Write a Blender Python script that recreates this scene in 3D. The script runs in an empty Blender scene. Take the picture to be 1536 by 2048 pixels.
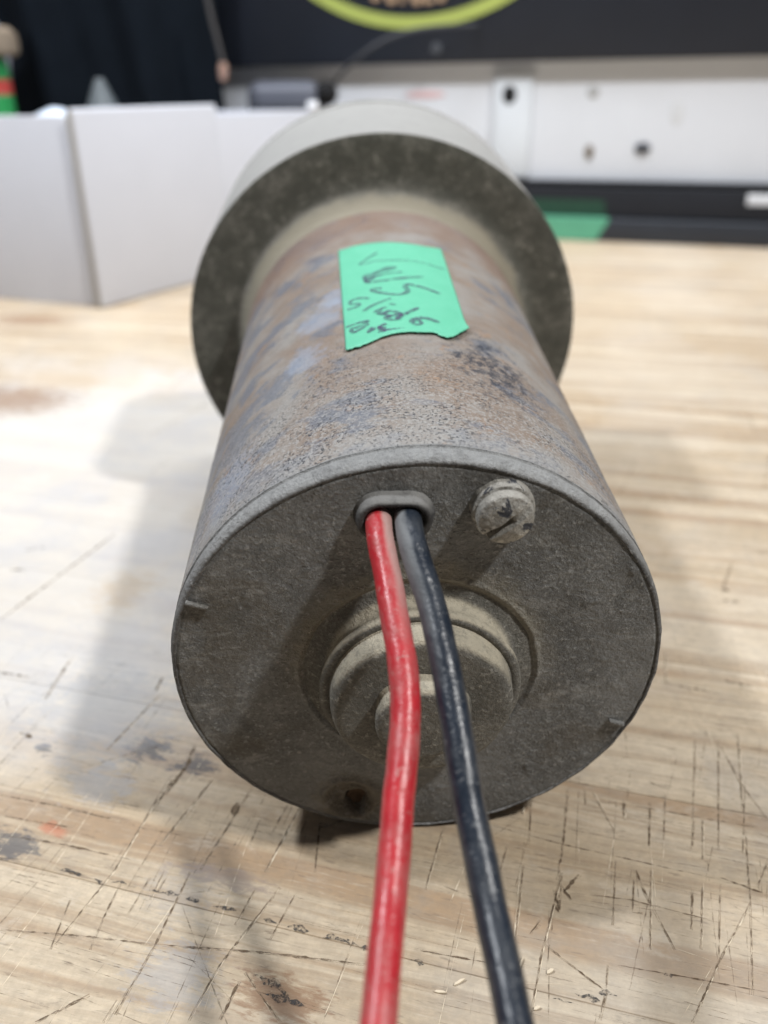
import bpy, bmesh, math, random
from mathutils import Vector, Matrix, noise as mn
R_ = math.radians
rnd = random.Random(7)
scene = bpy.context.scene
COL = scene.collection

# ---------------------------------------------------------------- camera
CX = Vector((0.999913484, -0.00578727881, -0.0118123859))      # image right in the world
CD = Vector((-0.0131538989, -0.439928736, -0.897936347))       # image down
CF = Vector((0.0, 0.898014039, -0.4399668))                    # view direction
cam_d = bpy.data.cameras.new("camera")
cam = bpy.data.objects.new("camera", cam_d); COL.objects.link(cam)
cam.matrix_world = Matrix(((CX.x, -CD.x, -CF.x, -0.00656394), (CX.y, -CD.y, -CF.y, -0.14319623),
                           (CX.z, -CD.z, -CF.z, 0.15611593), (0, 0, 0, 1)))
cam_d.sensor_fit = 'VERTICAL'
cam_d.lens = 4.0
cam_d.sensor_height = 4.0 * 2048 / 1725.17
cam_d.sensor_width = cam_d.sensor_height * 0.75
cam_d.clip_start = 0.004; cam_d.clip_end = 50
cam_d.dof.use_dof = True
cam_d.dof.focus_distance = 0.166
cam_d.dof.aperture_fstop = 1.45
scene.camera = cam

# ---------------------------------------------------------------- world and lamps
w = bpy.data.worlds.new("World"); scene.world = w; w.use_nodes = True
bg = w.node_tree.nodes['Background']
bg.inputs[0].default_value = (0.93, 0.96, 1.0, 1); bg.inputs[1].default_value = 0.06
scene.view_settings.view_transform = 'Standard'
scene.view_settings.look = 'None'
scene.view_settings.exposure = 0.0
scene.view_settings.gamma = 1.0

def area(name, loc, target, size, power, color, size_y=None):
    d = bpy.data.lights.new(name, 'AREA'); d.energy = power; d.color = color
    if size_y: d.shape = 'RECTANGLE'; d.size = size; d.size_y = size_y
    else: d.shape = 'DISK'; d.size = size
    o = bpy.data.objects.new(name, d); COL.objects.link(o)
    o.location = loc
    o.rotation_euler = (Vector(target) - Vector(loc)).to_track_quat('-Z', 'Y').to_euler()
    return o
# two rows of shop lamps overhead (right and left of the bench) and a wide one over the wall
area("shop_lamp_right", (0.92, -0.57, 1.55), (0, 0.1, 0.05), 0.12, 28.0, (1.0, 0.985, 0.96))
area("shop_lamp_left", (-1.02, 0.10, 1.62), (0, 0.15, 0.05), 0.13, 24.0, (0.93, 0.96, 1.0))
area("ceiling_lamp", (0.10, 0.56, 0.95), (0.03, 0.72, 0.05), 1.1, 5.4, (0.93, 0.96, 1.0), 0.2).data.spread = R_(105)

# ---------------------------------------------------------------- node helpers
class Mat:
    def __init__(s, name, rough=0.6, metal=0.0, spec=0.5):
        s.m = bpy.data.materials.new(name); s.m.use_nodes = True
        s.t = s.m.node_tree; s.b = s.t.nodes['Principled BSDF']
        s.b.inputs['Roughness'].default_value = rough
        s.b.inputs['Metallic'].default_value = metal
        s.b.inputs['Specular IOR Level'].default_value = spec
        s._c = None
    def n(s, typ): return s.t.nodes.new(typ)
    def put(s, sock, v):
        if isinstance(v, bpy.types.NodeSocket): s.t.links.new(v, sock)
        elif v is not None:
            if isinstance(v, (tuple, list)) and len(v) == 3 and sock.type == 'RGBA': v = (*v, 1)
            sock.default_value = v
    def obj(s):
        if s._c is None: s._c = s.n('ShaderNodeTexCoord')
        return s._c.outputs['Object']
    def normal(s):
        return s.n('ShaderNodeNewGeometry').outputs['Normal']
    def mapping(s, v, loc=(0, 0, 0), rot=(0, 0, 0), scale=(1, 1, 1)):
        k = s.n('ShaderNodeMapping'); s.put(k.inputs['Vector'], v)
        k.inputs['Location'].default_value = loc; k.inputs['Rotation'].default_value = rot
        k.inputs['Scale'].default_value = scale
        return k.outputs[0]
    def noise(s, v, scale, detail=3, rough=0.55, dist=0.0):
        k = s.n('ShaderNodeTexNoise'); s.put(k.inputs['Vector'], v)
        k.inputs['Scale'].default_value = scale; k.inputs['Detail'].default_value = detail
        k.inputs['Roughness'].default_value = rough; k.inputs['Distortion'].default_value = dist
        return k.outputs['Fac']
    def voro(s, v, scale, feature='F1', rand=1.0):
        k = s.n('ShaderNodeTexVoronoi'); k.feature = feature; s.put(k.inputs['Vector'], v)
        k.inputs['Scale'].default_value = scale; k.inputs['Randomness'].default_value = rand
        return k.outputs['Distance']
    def math(s, op, a, b=None, c=None, clamp=False):
        k = s.n('ShaderNodeMath'); k.operation = op; k.use_clamp = clamp
        s.put(k.inputs[0], a)
        if b is not None: s.put(k.inputs[1], b)
        if c is not None: s.put(k.inputs[2], c)
        return k.outputs[0]
    def step(s, x, lo, hi, a=0.0, b=1.0):
        k = s.n('ShaderNodeMapRange'); k.interpolation_type = 'SMOOTHSTEP'; s.put(k.inputs['Value'], x)
        k.inputs['From Min'].default_value = lo; k.inputs['From Max'].default_value = hi
        k.inputs['To Min'].default_value = a; k.inputs['To Max'].default_value = b
        return k.outputs[0]
    def mul(s, a, b): return s.math('MULTIPLY', a, b)
    def add(s, a, b): return s.math('ADD', a, b)
    def mix(s, f, a, b, mode='MIX'):
        k = s.n('ShaderNodeMix'); k.data_type = 'RGBA'; k.blend_type = mode
        s.put(k.inputs[0], f)
        s.put(k.inputs[6], a); s.put(k.inputs[7], b)
        return k.outputs[2]
    def sep(s, v):
        k = s.n('ShaderNodeSeparateXYZ'); s.put(k.inputs[0], v); return k.outputs
    def dist(s, v, p, scale=(1, 1, 1)):
        a = s.n('ShaderNodeVectorMath'); a.operation = 'SUBTRACT'; s.put(a.inputs[0], v); a.inputs[1].default_value = p
        b = s.n('ShaderNodeVectorMath'); b.operation = 'MULTIPLY'; s.put(b.inputs[0], a.outputs[0]); b.inputs[1].default_value = scale
        c = s.n('ShaderNodeVectorMath'); c.operation = 'LENGTH'; s.put(c.inputs[0], b.outputs[0])
        return c.outputs['Value']
    def bump(s, h, strength=0.3, dist=0.001):
        k = s.n('ShaderNodeBump'); s.put(k.inputs['Height'], h)
        k.inputs['Strength'].default_value = strength; k.inputs['Distance'].default_value = dist
        s.t.links.new(k.outputs[0], s.b.inputs['Normal'])
    def color(s, v): s.put(s.b.inputs['Base Color'], v)
    def rough(s, v): s.put(s.b.inputs['Roughness'], v)

def plain(name, c, rough=0.6, var=0.12, scale=40, metal=0.0, spec=0.4, bump=0.0):
    m = Mat(name, rough, metal, spec); v = m.obj()
    f = m.noise(v, scale, 4)
    m.color(m.mix(f, tuple(x * (1 - var) for x in c), tuple(min(1, x * (1 + var)) for x in c)))
    if bump: m.bump(m.noise(v, scale * 6, 3), bump, 0.0005)
    return m.m

S = 0.05          # radius of the motor barrel in metres

def motor_coord(m):
    """object coordinates of a motor part in barrel radii, axis through the origin"""
    v = m.mapping(m.obj(), scale=(1 / S, 1 / S, 1 / S))
    return m.mapping(v, loc=(0, -1, 0))

def dust_up(m, lo=0.2, hi=0.9):
    return m.step(m.sep(m.normal())[2], lo, hi)

# ---- barrel: worn blue-grey paint, brown rust bloom, dust, pits
m = Mat("rusted_barrel_paint", 0.68, 0.0, 0.35); v = motor_coord(m); xyz = m.sep(v)
z = xyz[2]
n1 = m.noise(v, 2.2, 6, 0.62, 0.4)
c = m.mix(m.step(n1, 0.38, 0.64), (0.235, 0.185, 0.150), (0.285, 0.268, 0.250))
vs = m.mapping(v, rot=(0, 0, 0), scale=(1.0, 1.0, 3.2))
n2 = m.noise(vs, 2.6, 6, 0.65, 0.6)
c = m.mix(m.mul(m.step(n2, 0.50, 0.72), 0.45), c, (0.265, 0.190, 0.140))
nb = m.noise(m.mapping(v, loc=(3.1, 0.4, 1.7), scale=(1, 1, 1.5)), 3.3, 6, 0.68, 0.3)
leftness = m.step(m.math('ABSOLUTE', m.add(xyz[0], -0.15)), 0.25, 0.9, 0.0, 0.07)
nb = m.add(nb, leftness)
frontness = m.step(z, -1.6, -0.25, 0.0, 0.05)
nb = m.add(nb, frontness)
c = m.mix(m.mul(m.step(nb, 0.54, 0.66), 0.72), c, (0.125, 0.148, 0.195))
# two clear bluish scuffs left of the tape
for p, r in (((-0.39, 0.92, -1.56), 0.17), ((-0.45, 0.89, -1.13), 0.15), ((-0.74, 0.66, -0.40), 0.2), ((-0.33, 0.94, -1.80), 0.10)):
    d = m.add(m.dist(v, p, (1, 1, 0.7)), m.mul(m.add(m.noise(v, 9, 5, 0.7), -0.5), 0.42))
    c = m.mix(m.mul(m.step(d, r * 0.35, r, 1.0, 0.0), 0.48), c, (0.29, 0.35, 0.46))
# orange rust freckles
no = m.noise(m.mapping(v, loc=(7, 2, 3)), 7.5, 5, 0.7)
c = m.mix(m.mul(m.step(no, 0.58, 0.70), 0.55), c, (0.33, 0.195, 0.105))
# brown rust collar next to the flange
c = m.mix(m.mul(m.step(m.add(z, m.mul(m.add(n1, -0.5), 0.9)), -3.1, -2.5, 1.0, 0.0), 0.65), c, (0.20, 0.125, 0.09))
fd = m.noise(m.mapping(v, loc=(4, 4, 9), scale=(1, 1, 1.6)), 13, 7, 0.78, 0.3)
c = m.mix(m.mul(m.step(fd, 0.48, 0.68), 0.35), c, (0.335, 0.305, 0.275))
c = m.mix(m.mul(m.step(fd, 0.30, 0.44, 1.0, 0.0), 0.5), c, (0.105, 0.105, 0.095))
# pale dust crust and dark pits, thick towards the end plate
crust_mask = m.step(m.add(z, m.mul(m.add(n2, -0.5), 1.2)), -1.35, -0.1)
crust = m.noise(v, 58, 4, 0.75, 0.3)
c = m.mix(m.mul(m.mul(m.step(crust, 0.46, 0.60), crust_mask), 0.72), c, (0.38, 0.375, 0.365))
edge_dust = m.step(m.add(z, m.mul(m.add(m.noise(v, 12, 4), -0.5), 0.15)), -0.30, -0.12)
c = m.mix(m.mul(edge_dust, 0.5), c, (0.34, 0.337, 0.33))
pit = m.noise(m.mapping(v, loc=(5, 5, 5)), 78, 3, 0.65, 0.2)
pitm = m.math('MAXIMUM', m.step(m.add(z, m.mul(m.add(nb, -0.5), 1.6)), -1.7, -0.2, 0.0, 0.9), 0.12)
clump = m.step(m.noise(m.mapping(v, loc=(2, 6, 1)), 4.5, 4, 0.65, 0.4), 0.40, 0.62, 0.12, 1.0)
pitm = m.mul(pitm, clump)
pits = m.mul(m.step(pit, 0.53, 0.63), pitm)
pit2 = m.noise(m.mapping(v, loc=(1, 8, 2)), 31, 4, 0.7, 0.1)
pits2 = m.mul(m.step(pit2, 0.67, 0.73), m.math('MULTIPLY', pitm, 0.7))
c = m.mix(m.math('MAXIMUM', pits, pits2), c, (0.045, 0.05, 0.06))
# dark chipped patch right of the tape
d = m.add(m.dist(v, (0.36, 0.93, -0.88), (1, 1, 0.62)), m.mul(m.add(m.noise(v, 10, 6, 0.8, 0.3), -0.5), 0.95))
dd = m.mul(m.step(d, 0.02, 0.24, 1.0, 0.0), m.step(m.noise(v, 26, 4, 0.7, 0.3), 0.40, 0.54))
c = m.mix(m.mul(dd, 0.9), c, (0.035, 0.04, 0.055))
d = m.add(m.dist(v, (0.30, 0.95, -1.25), (1, 1, 0.8)), m.mul(m.add(m.noise(v, 12, 5, 0.8), -0.5), 0.8))
c = m.mix(m.mul(m.step(d, -0.05, 0.09, 1.0, 0.0), 0.8), c, (0.06, 0.07, 0.09))
m.color(c)
m.rough(m.step(nb, 0.5, 0.72, 0.72, 0.46))
h = m.add(m.mul(crust, 0.6), m.add(m.mul(pits, -0.9), m.mul(m.noise(v, 9, 5), 0.6)))
m.bump(h, 0.55, 0.0007)
M_BARREL = m.m

def dusty_iron(name, base, dark, dust, dust_amt=0.6, grain=70, bump=0.6, lo=0.15, hi=0.9, spec=0.3, dist=0.0005):
    m = Mat(name, 0.85, 0.0, spec); v = motor_coord(m)
    n1 = m.noise(v, 3.4, 6, 0.62, 0.2)
    c = m.mix(m.step(n1, 0.36, 0.64), dark, base)
    g = m.noise(v, grain, 3, 0.7)
    c = m.mix(m.step(g, 0.36, 0.66, 0.52, 0.0), c, tuple(x * 0.5 for x in dark))
    g2 = m.noise(m.mapping(v, loc=(2, 3, 4)), grain * 0.52, 3, 0.7)
    c = m.mix(m.mul(m.step(g2, 0.56, 0.66), 0.55), c, tuple(min(1, x * 1.7) for x in base))
    # pale crumbs of dried dirt
    cr = m.noise(m.mapping(v, loc=(9, 1, 4)), 15, 6, 0.8, 0.5)
    c = m.mix(m.mul(m.step(cr, 0.63, 0.72), 0.5), c, tuple(min(1, x * 1.9) for x in base))
    du = m.mul(dust_up(m, lo, hi), m.step(m.add(m.noise(v, 18, 5, 0.7), m.mul(g, 0.3)), 0.38, 0.72, 0.5, 1.0))
    c = m.mix(m.mul(du, dust_amt), c, dust)
    m.color(c)
    m.bump(m.add(m.mul(g, 0.7), m.add(m.mul(cr, 1.2), g2)), bump, dist)
    return m
m = dusty_iron("dirty_end_plate_iron", (0.240, 0.245, 0.243), (0.158, 0.161, 0.159), (0.36, 0.345, 0.31), 0.35, 78, 0.95, dist=0.0009)
v = motor_coord(m); old = m.b.inputs['Base Color'].links[0].from_socket
pn = m.noise(m.mapping(v, loc=(4, 2, 0)), 1.7, 5, 0.6, 0.4)
c = m.mix(m.mul(m.step(pn, 0.48, 0.62), 0.55), old, (0.252, 0.256, 0.254))          # thin even dust film
c = m.mix(m.mul(m.step(pn, 0.34, 0.46, 1.0, 0.0), 0.5), c, (0.125, 0.110, 0.086))    # oily brown stain
sp = m.voro(m.mapping(v, loc=(1, 1, 0)), 17)
spn = m.noise(v, 5, 3)
c = m.mix(m.mul(m.mul(m.step(sp, 0.10, 0.22, 1.0, 0.0), m.step(spn, 0.52, 0.62)), 0.55), c, (0.40, 0.39, 0.37))
sp2 = m.voro(m.mapping(v, loc=(7, 3, 0)), 29)
c = m.mix(m.mul(m.mul(m.step(sp2, 0.08, 0.2, 1.0, 0.0), m.step(spn, 0.40, 0.52, 1.0, 0.0)), 0.7), c, (0.065, 0.06, 0.052))
d = m.add(m.dist(v, (-0.30, -0.765, 0), (1, 1, 0)), m.mul(m.add(m.noise(v, 16, 5, 0.7), -0.5), 0.16))
c = m.mix(m.mul(m.step(d, 0.09, 0.20, 1.0, 0.0), 0.55), c, (0.17, 0.135, 0.085))
xy = m.sep(v)
rr = m.math('SQRT', m.add(m.mul(xy[0], xy[0]), m.mul(xy[1], xy[1])))
wob = m.mul(m.add(m.noise(v, 7, 6, 0.7), -0.5), 0.22)
hubd = m.mul(m.step(m.add(rr, wob), 0.46, 0.60, 1.0, 0.0), m.step(m.add(xy[1], wob), -0.25, 0.25))
c = m.mix(m.mul(hubd, 0.55), c, (0.34, 0.31, 0.24))                       # dust lodged round the hub
film = m.noise(m.mapping(v, loc=(8, 8, 0), rot=(0, 0, 0.5), scale=(1, 2.4, 1)), 3.2, 7, 0.72, 0.6)
c = m.mix(m.mul(m.step(film, 0.54, 0.66), 0.42), c, (0.38, 0.38, 0.365))    # wiped powder
c = m.mix(m.mul(m.step(film, 0.30, 0.42, 1.0, 0.0), 0.45), c, (0.12, 0.115, 0.103))
crumb = m.noise(m.mapping(v, loc=(3, 9, 0)), 30, 5, 0.8, 0.2)
c = m.mix(m.mul(m.step(crumb, 0.61, 0.68), 0.5), c, (0.44, 0.43, 0.40))
c = m.mix(m.mul(m.step(crumb, 0.31, 0.38, 1.0, 0.0), 0.6), c, (0.07, 0.066, 0.058))
m.rough(m.step(film, 0.35, 0.65, 0.62, 0.92))
m.color(c)
M_FACE = m.m
M_RIM = dusty_iron("dusty_rim_iron", (0.19, 0.19, 0.188), (0.10, 0.10, 0.10), (0.36, 0.365, 0.365), 0.85, 66, 0.9, 0.05, 0.75, dist=0.0008).m
M_HUB = dusty_iron("dust_coated_hub", (0.195, 0.190, 0.172), (0.130, 0.127, 0.114), (0.46, 0.42, 0.33), 1.0, 72, 0.8, 0.10, 0.62, dist=0.0006).m
m = dusty_iron("dirt_caked_bolt", (0.40, 0.39, 0.36), (0.30, 0.29, 0.265), (0.42, 0.40, 0.36), 0.6, 44, 0.9, dist=0.0008)
v = motor_coord(m); old = m.b.inputs['Base Color'].links[0].from_socket
ch = m.noise(m.mapping(v, loc=(0.37, 0.2, 0)), 14, 5, 0.65, 0.5)
m.color(m.mix(m.mul(m.step(ch, 0.58, 0.605), 0.9), old, (0.025, 0.03, 0.045)))
M_BOLT = m.m
M_GROM = dusty_iron("dusty_black_rubber", (0.075, 0.075, 0.076), (0.03, 0.03, 0.032), (0.24, 0.238, 0.23), 0.9, 55, 0.5, 0.05, 0.8).m

# flange: dark olive mottled step, pale cast rim, tan dust in the fillet
m = dusty_iron("mottled_flange_iron", (0.205, 0.202, 0.180), (0.130, 0.130, 0.113), (0.30, 0.28, 0.24), 0.25, 42, 0.4, 0.02, 0.42)
v = motor_coord(m); nt = m.t.nodes
old = m.b.inputs['Base Color'].links[0].from_socket
xyz = m.sep(v)
r = m.math('SQRT', m.add(m.mul(xyz[0], xyz[0]), m.mul(xyz[1], xyz[1])))
bl = m.noise(v, 7.5, 4, 0.6, 0.2)
c = m.mix(m.mul(m.step(bl, 0.40, 0.60, 1.0, 0.0), m.mul(m.step(r, 1.05, 1.12), m.step(r, 1.436, 1.44, 0.8, 0.0))), old, (0.088, 0.090, 0.078))
tan = m.mul(m.step(m.add(r, m.mul(m.add(m.noise(v, 6, 4), -0.5), 0.08)), 1.03, 1.085, 1.0, 0.0), m.step(xyz[1], -0.25, 0.75))
c = m.mix(m.mul(tan, 0.85), c, (0.31, 0.28, 0.215))
cast = m.mix(m.noise(v, 5, 6, 0.7), (0.29, 0.288, 0.28), (0.39, 0.386, 0.375))
cast = m.mix(m.mul(m.step(m.noise(v, 16, 5, 0.7), 0.56, 0.70), 0.35), cast, (0.22, 0.22, 0.21))
c = m.mix(m.math('MULTIPLY', m.step(r, 1.4385, 1.4405), m.step(xyz[2], -3.612, -3.625)), c, cast)
m.color(c)
M_FLANGE = m.m

# wires
def wire_mat(name, col, dust_col, rough):
    m = Mat(name, rough, 0.0, 0.5); v = motor_coord(m)
    n1 = m.noise(v, 9, 5, 0.7)
    c = m.mix(m.step(n1, 0.35, 0.7), tuple(x * 0.8 for x in col), col)
    x = m.sep(m.normal())
    zz = m.sep(v)[2]
    near = m.step(m.add(zz, m.mul(m.add(n1, -0.5), 0.5)), 0.05, 0.75, 1.0, 0.0)
    side = m.step(m.add(x[0], m.mul(m.add(n1, -0.5), 0.9)), -0.05 if col[0] > .2 else -0.9, 0.55)
    if col[0] <= .2:
        side = m.step(m.add(m.mul(x[0], -1.0), m.mul(m.add(n1, -0.5), 0.9)), 0.0, 0.6)
    k = m.mul(m.mul(near, side), 0.85)
    sp = m.mul(m.step(m.noise(v, 40, 3, 0.6), 0.60, 0.70), 0.50 if col[0] > .2 else 0.42)
    k = m.math('MAXIMUM', k, sp)
    haze = m.mul(m.step(m.noise(m.mapping(v, scale=(1, 1, 0.4)), 14, 4, 0.7), 0.40, 0.75), 0.34 if col[0] > .2 else 0.16)
    k = m.math('MAXIMUM', k, haze)
    c = m.mix(k, c, dust_col)
    m.color(c); m.rough(m.math('ADD', m.mul(k, 0.45), rough))
    m.bump(m.add(m.noise(v, 9, 4), m.mul(m.noise(v, 60, 3), 0.25)), 0.4, 0.0008)
    return m.m
M_RED = wire_mat("red_wire_insulation", (0.50, 0.022, 0.032), (0.40, 0.30, 0.27), 0.33)
M_BLACK = wire_mat("black_wire_insulation", (0.013, 0.020, 0.033), (0.22, 0.23, 0.235), 0.33)

# masking tape
m = Mat("green_masking_tape", 0.42, 0.0, 0.5); v = motor_coord(m)
f = m.noise(v, 7, 4)
fib = m.noise(m.mapping(v, scale=(1, 1, 12)), 6, 4)
c = m.mix(f, (0.12, 0.52, 0.33), (0.175, 0.61, 0.42))
c = m.mix(m.mul(fib, 0.18), c, (0.06, 0.46, 0.27))
m.color(c); m.bump(m.add(m.noise(m.mapping(v, scale=(1, 1, 9)), 22, 4), m.noise(v, 5, 3)), 0.35, 0.0006)
M_TAPE = m.m
M_INK = None
M_HOLE = plain("rusty_hole", (0.10, 0.065, 0.04), 0.9, 0.8, 700)

# ---------------------------------------------------------------- measured marks (bench metres; tape strokes as barrel angle, axis position)
STROKES= [[(-10.68, -2.21), (-7.7, -2.292), (-4.27, -2.39)], [(-10.5, -2.202), (-7.46, -2.208), (-5.64, -2.228), (-0.34, -2.225), (3.56, -2.225), (8.88, -2.218), (14.16, -2.185), (17.13, -2.185)], [(1.07, -2.102), (-2.07, -2.093), (-5.65, -2.028), (-8.96, -1.998), (-8.84, -1.959), (-7.45, -1.975), (-3.58, -2.035), (1.04, -2.092)], [(-9.0, -1.97), (-8.57, -1.902), (-5.08, -1.968), (-0.93, -2.002), (2.69, -2.016)], [(-8.93, -1.888), (-8.18, -1.944), (-5.8, -1.945)], [(-8.87, -1.883), (-3.92, -1.879), (0.81, -1.904), (8.8, -1.961)], [(-4.16, -1.766), (-6.79, -1.759), (-6.36, -1.726), (-1.83, -1.664), (1.53, -1.665), (3.3, -1.712), (2.56, -1.78), (3.82, -1.812), (6.4, -1.797), (12.87, -1.724)], [(-7.97, -1.634), (-10.84, -1.661), (-13.48, -1.647), (-13.33, -1.601), (-11.39, -1.59), (-11.43, -1.551), (-14.5, -1.537)], [(-10.09, -1.463), (-7.18, -1.529), (-2.0, -1.599)], [(-7.21, -1.424), (-4.81, -1.468), (-3.41, -1.474)], [(-2.51, -1.523), (-0.77, -1.504)], [(-4.88, -1.437), (-5.73, -1.397), (-3.21, -1.373), (-4.21, -1.333), (-1.6, -1.304), (0.42, -1.374), (-2.77, -1.425), (-4.99, -1.385)], [(-1.53, -1.328), (1.67, -1.389), (5.34, -1.467)], [(-3.9, -1.336), (-0.78, -1.378), (2.24, -1.377)], [(2.54, -1.258), (3.8, -1.313), (6.6, -1.335), (10.19, -1.295)], [(2.66, -1.252), (4.24, -1.24), (5.24, -1.267), (4.36, -1.305)], [(-15.03, -1.302), (-12.09, -1.321), (-8.88, -1.328), (-11.52, -1.276), (-13.5, -1.265), (-12.77, -1.216), (-10.79, -1.248), (-8.64, -1.289)], [(-9.24, -1.177), (-7.42, -1.214), (-8.13, -1.229), (-8.93, -1.191)], [(-4.08, -1.261), (-5.91, -1.232), (-5.43, -1.184), (-1.65, -1.187), (0.89, -1.184)], [(-6.42, -1.157), (-4.72, -1.175), (-5.93, -1.225), (-4.22, -1.206)]]
TAPE_FAR= [(-17.48, -2.592), (-15.15, -2.591), (-12.5, -2.601), (-8.16, -2.6), (-3.04, -2.595), (2.04, -2.586), (7.11, -2.574), (12.28, -2.57), (18.18, -2.606)]
TAPE_NEAR= [(-15.08, -1.026), (-11.41, -1.027), (-8.14, -1.058), (-5.49, -1.095), (-2.85, -1.119), (0.44, -1.137), (3.7, -1.139), (6.32, -1.141), (8.58, -1.145), (9.47, -1.114), (11.08, -1.095), (12.81, -1.115), (14.99, -1.179), (18.19, -1.272)]
CUTS= [([(-0.0617, 0.024), (-0.0678, -0.0048), (-0.0749, -0.0235)], 2.2), ([(-0.0577, 0.036), (-0.0582, 0.0284), (-0.0617, 0.018)], 4.5), ([(-0.0609, 0.0231), (-0.0638, 0.0114)], 2.5), ([(-0.0508, 0.0229), (-0.0593, 0.0022)], 2.5), ([(-0.0403, 0.0205), (-0.0437, 0.0095), (-0.0487, -0.0051)], 2.4), ([(-0.0433, 0.0151), (-0.0437, 0.0108)], 7), ([(-0.0279, 0.0132), (-0.0341, -0.006)], 2.2), ([(-0.031, 0.0141), (-0.0337, 0.0055)], 1.6), ([(-0.0227, 0.0084), (-0.023, -0.0062)], 1.6), ([(-0.0226, 0.0068), (-0.0168, 0.009)], 3), ([(-0.0371, 0.0094), (-0.0385, 0.0018)], 1.4), ([(-0.0508, -0.0057), (-0.0544, -0.0238), (-0.0585, -0.0386)], 2.0), ([(-0.0303, -0.0101), (-0.0404, -0.0285), (-0.0445, -0.0403)], 2.2), ([(-0.0594, -0.007), (-0.0619, -0.0166)], 1.6), ([(-0.0654, -0.0075), (-0.0667, -0.0165), (-0.0674, -0.0248)], 1.5), ([(-0.0566, -0.005), (-0.058, -0.0129)], 1.4), ([(-0.0753, -0.0126), (-0.0755, -0.0246)], 1.4), ([(-0.0645, -0.0345), (-0.0731, -0.0399)], 2.6), ([(-0.0589, -0.0356), (-0.0604, -0.0401)], 1.6), ([(-0.0352, -0.0302), (-0.0272, -0.0405)], 1.6), ([(-0.0359, -0.0318), (-0.0385, -0.0398)], 3), ([(-0.0357, -0.0107), (-0.0388, -0.0194)], 1.4), ([(-0.0269, -0.0121), (-0.0311, -0.023)], 1.3), ([(0.0379, 0.0179), (0.0339, 0.0021), (0.0304, -0.0091)], 2.6), ([(0.031, -0.0091), (0.0242, -0.0261), (0.0194, -0.0406)], 1.7), ([(0.0284, 0.0147), (0.0257, 0.0008)], 1.4), ([(0.0208, 0.0008), (0.0182, -0.0062)], 1.6), ([(0.0236, -0.0049), (0.019, -0.0238)], 1.3), ([(0.0316, -0.0071), (0.0293, -0.0168)], 3.5), ([(0.0356, -0.0078), (0.0309, -0.0124)], 4), ([(0.0307, -0.0104), (0.0324, -0.0143)], 3.5), ([(0.0294, -0.0117), (0.0289, -0.0174)], 4.5), ([(0.0422, 0.0178), (0.0412, 0.0128)], 1.5), ([(0.051, 0.0143), (0.0493, 0.0079)], 3), ([(0.057, 0.0133), (0.0527, -0.0011)], 2.0), ([(0.0614, 0.0157), (0.0569, 0.0017)], 1.3), ([(0.0439, 0.0169), (0.0463, 0.0041)], 1.6), ([(0.0752, 0.0354), (0.0655, 0.0076)], 1.4), ([(0.0814, 0.0353), (0.0684, -0.0014)], 1.5), ([(0.0872, 0.0371), (0.0784, 0.0105)], 1.7), ([(0.0811, 0.0333), (0.0812, 0.0196), (0.0832, 0.0073)], 1.6), ([(0.0658, 0.0076), (0.0624, -0.0013)], 2.4), ([(0.0678, 0.0076), (0.0639, -0.0042)], 1.8), ([(0.0767, 0.0044), (0.0704, -0.0149), (0.0626, -0.0363)], 1.6), ([(0.0785, -0.0044), (0.0732, -0.0117)], 1.8), ([(0.07, -0.0159), (0.059, -0.0288), (0.0494, -0.0415)], 1.7), ([(0.0481, -0.0067), (0.0486, -0.0133)], 3.5), ([(0.0486, -0.0133), (0.0508, -0.0265)], 2.0), ([(0.0516, -0.0067), (0.0458, -0.0264)], 1.4), ([(0.0654, -0.0109), (0.0588, -0.0288)], 1.4), ([(0.059, -0.0122), (0.0555, -0.022)], 2), ([(0.062, -0.0096), (0.056, -0.0266)], 1.4), ([(0.0445, -0.0038), (0.0397, -0.0206)], 1.2), ([(0.0471, -0.0093), (0.0446, -0.0176)], 1.4), ([(0.0446, -0.0176), (0.0468, -0.0179)], 1.4), ([(0.0365, -0.0296), (0.0348, -0.0354)], 1.4), ([(0.0348, -0.0354), (0.0324, -0.0408)], 2.4), ([(0.0794, 0.0762), (0.0746, 0.059)], 1.3), ([(0.0249, -0.025), (0.0323, -0.0327), (0.0351, -0.0354)], 1.8), ([(0.0249, -0.0191), (0.0222, -0.0226)], 2.0), ([(0.0247, -0.0203), (0.0235, -0.0215)], 2), ([(-0.134, 0.0981), (-0.1292, 0.112), (-0.1127, 0.1589)], 3.6), ([(-0.1045, 0.0558), (-0.1035, 0.0751)], 3), ([(-0.0806, 0.0345), (-0.0719, 0.0574)], 2.2), ([(-0.0736, 0.0586), (-0.073, 0.0657)], 3), ([(0.0124, 0.0166), (0.0109, -0.0004)], 1.0), ([(0.0062, 0.0056), (0.0013, -0.0112)], 1.6)]
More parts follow.
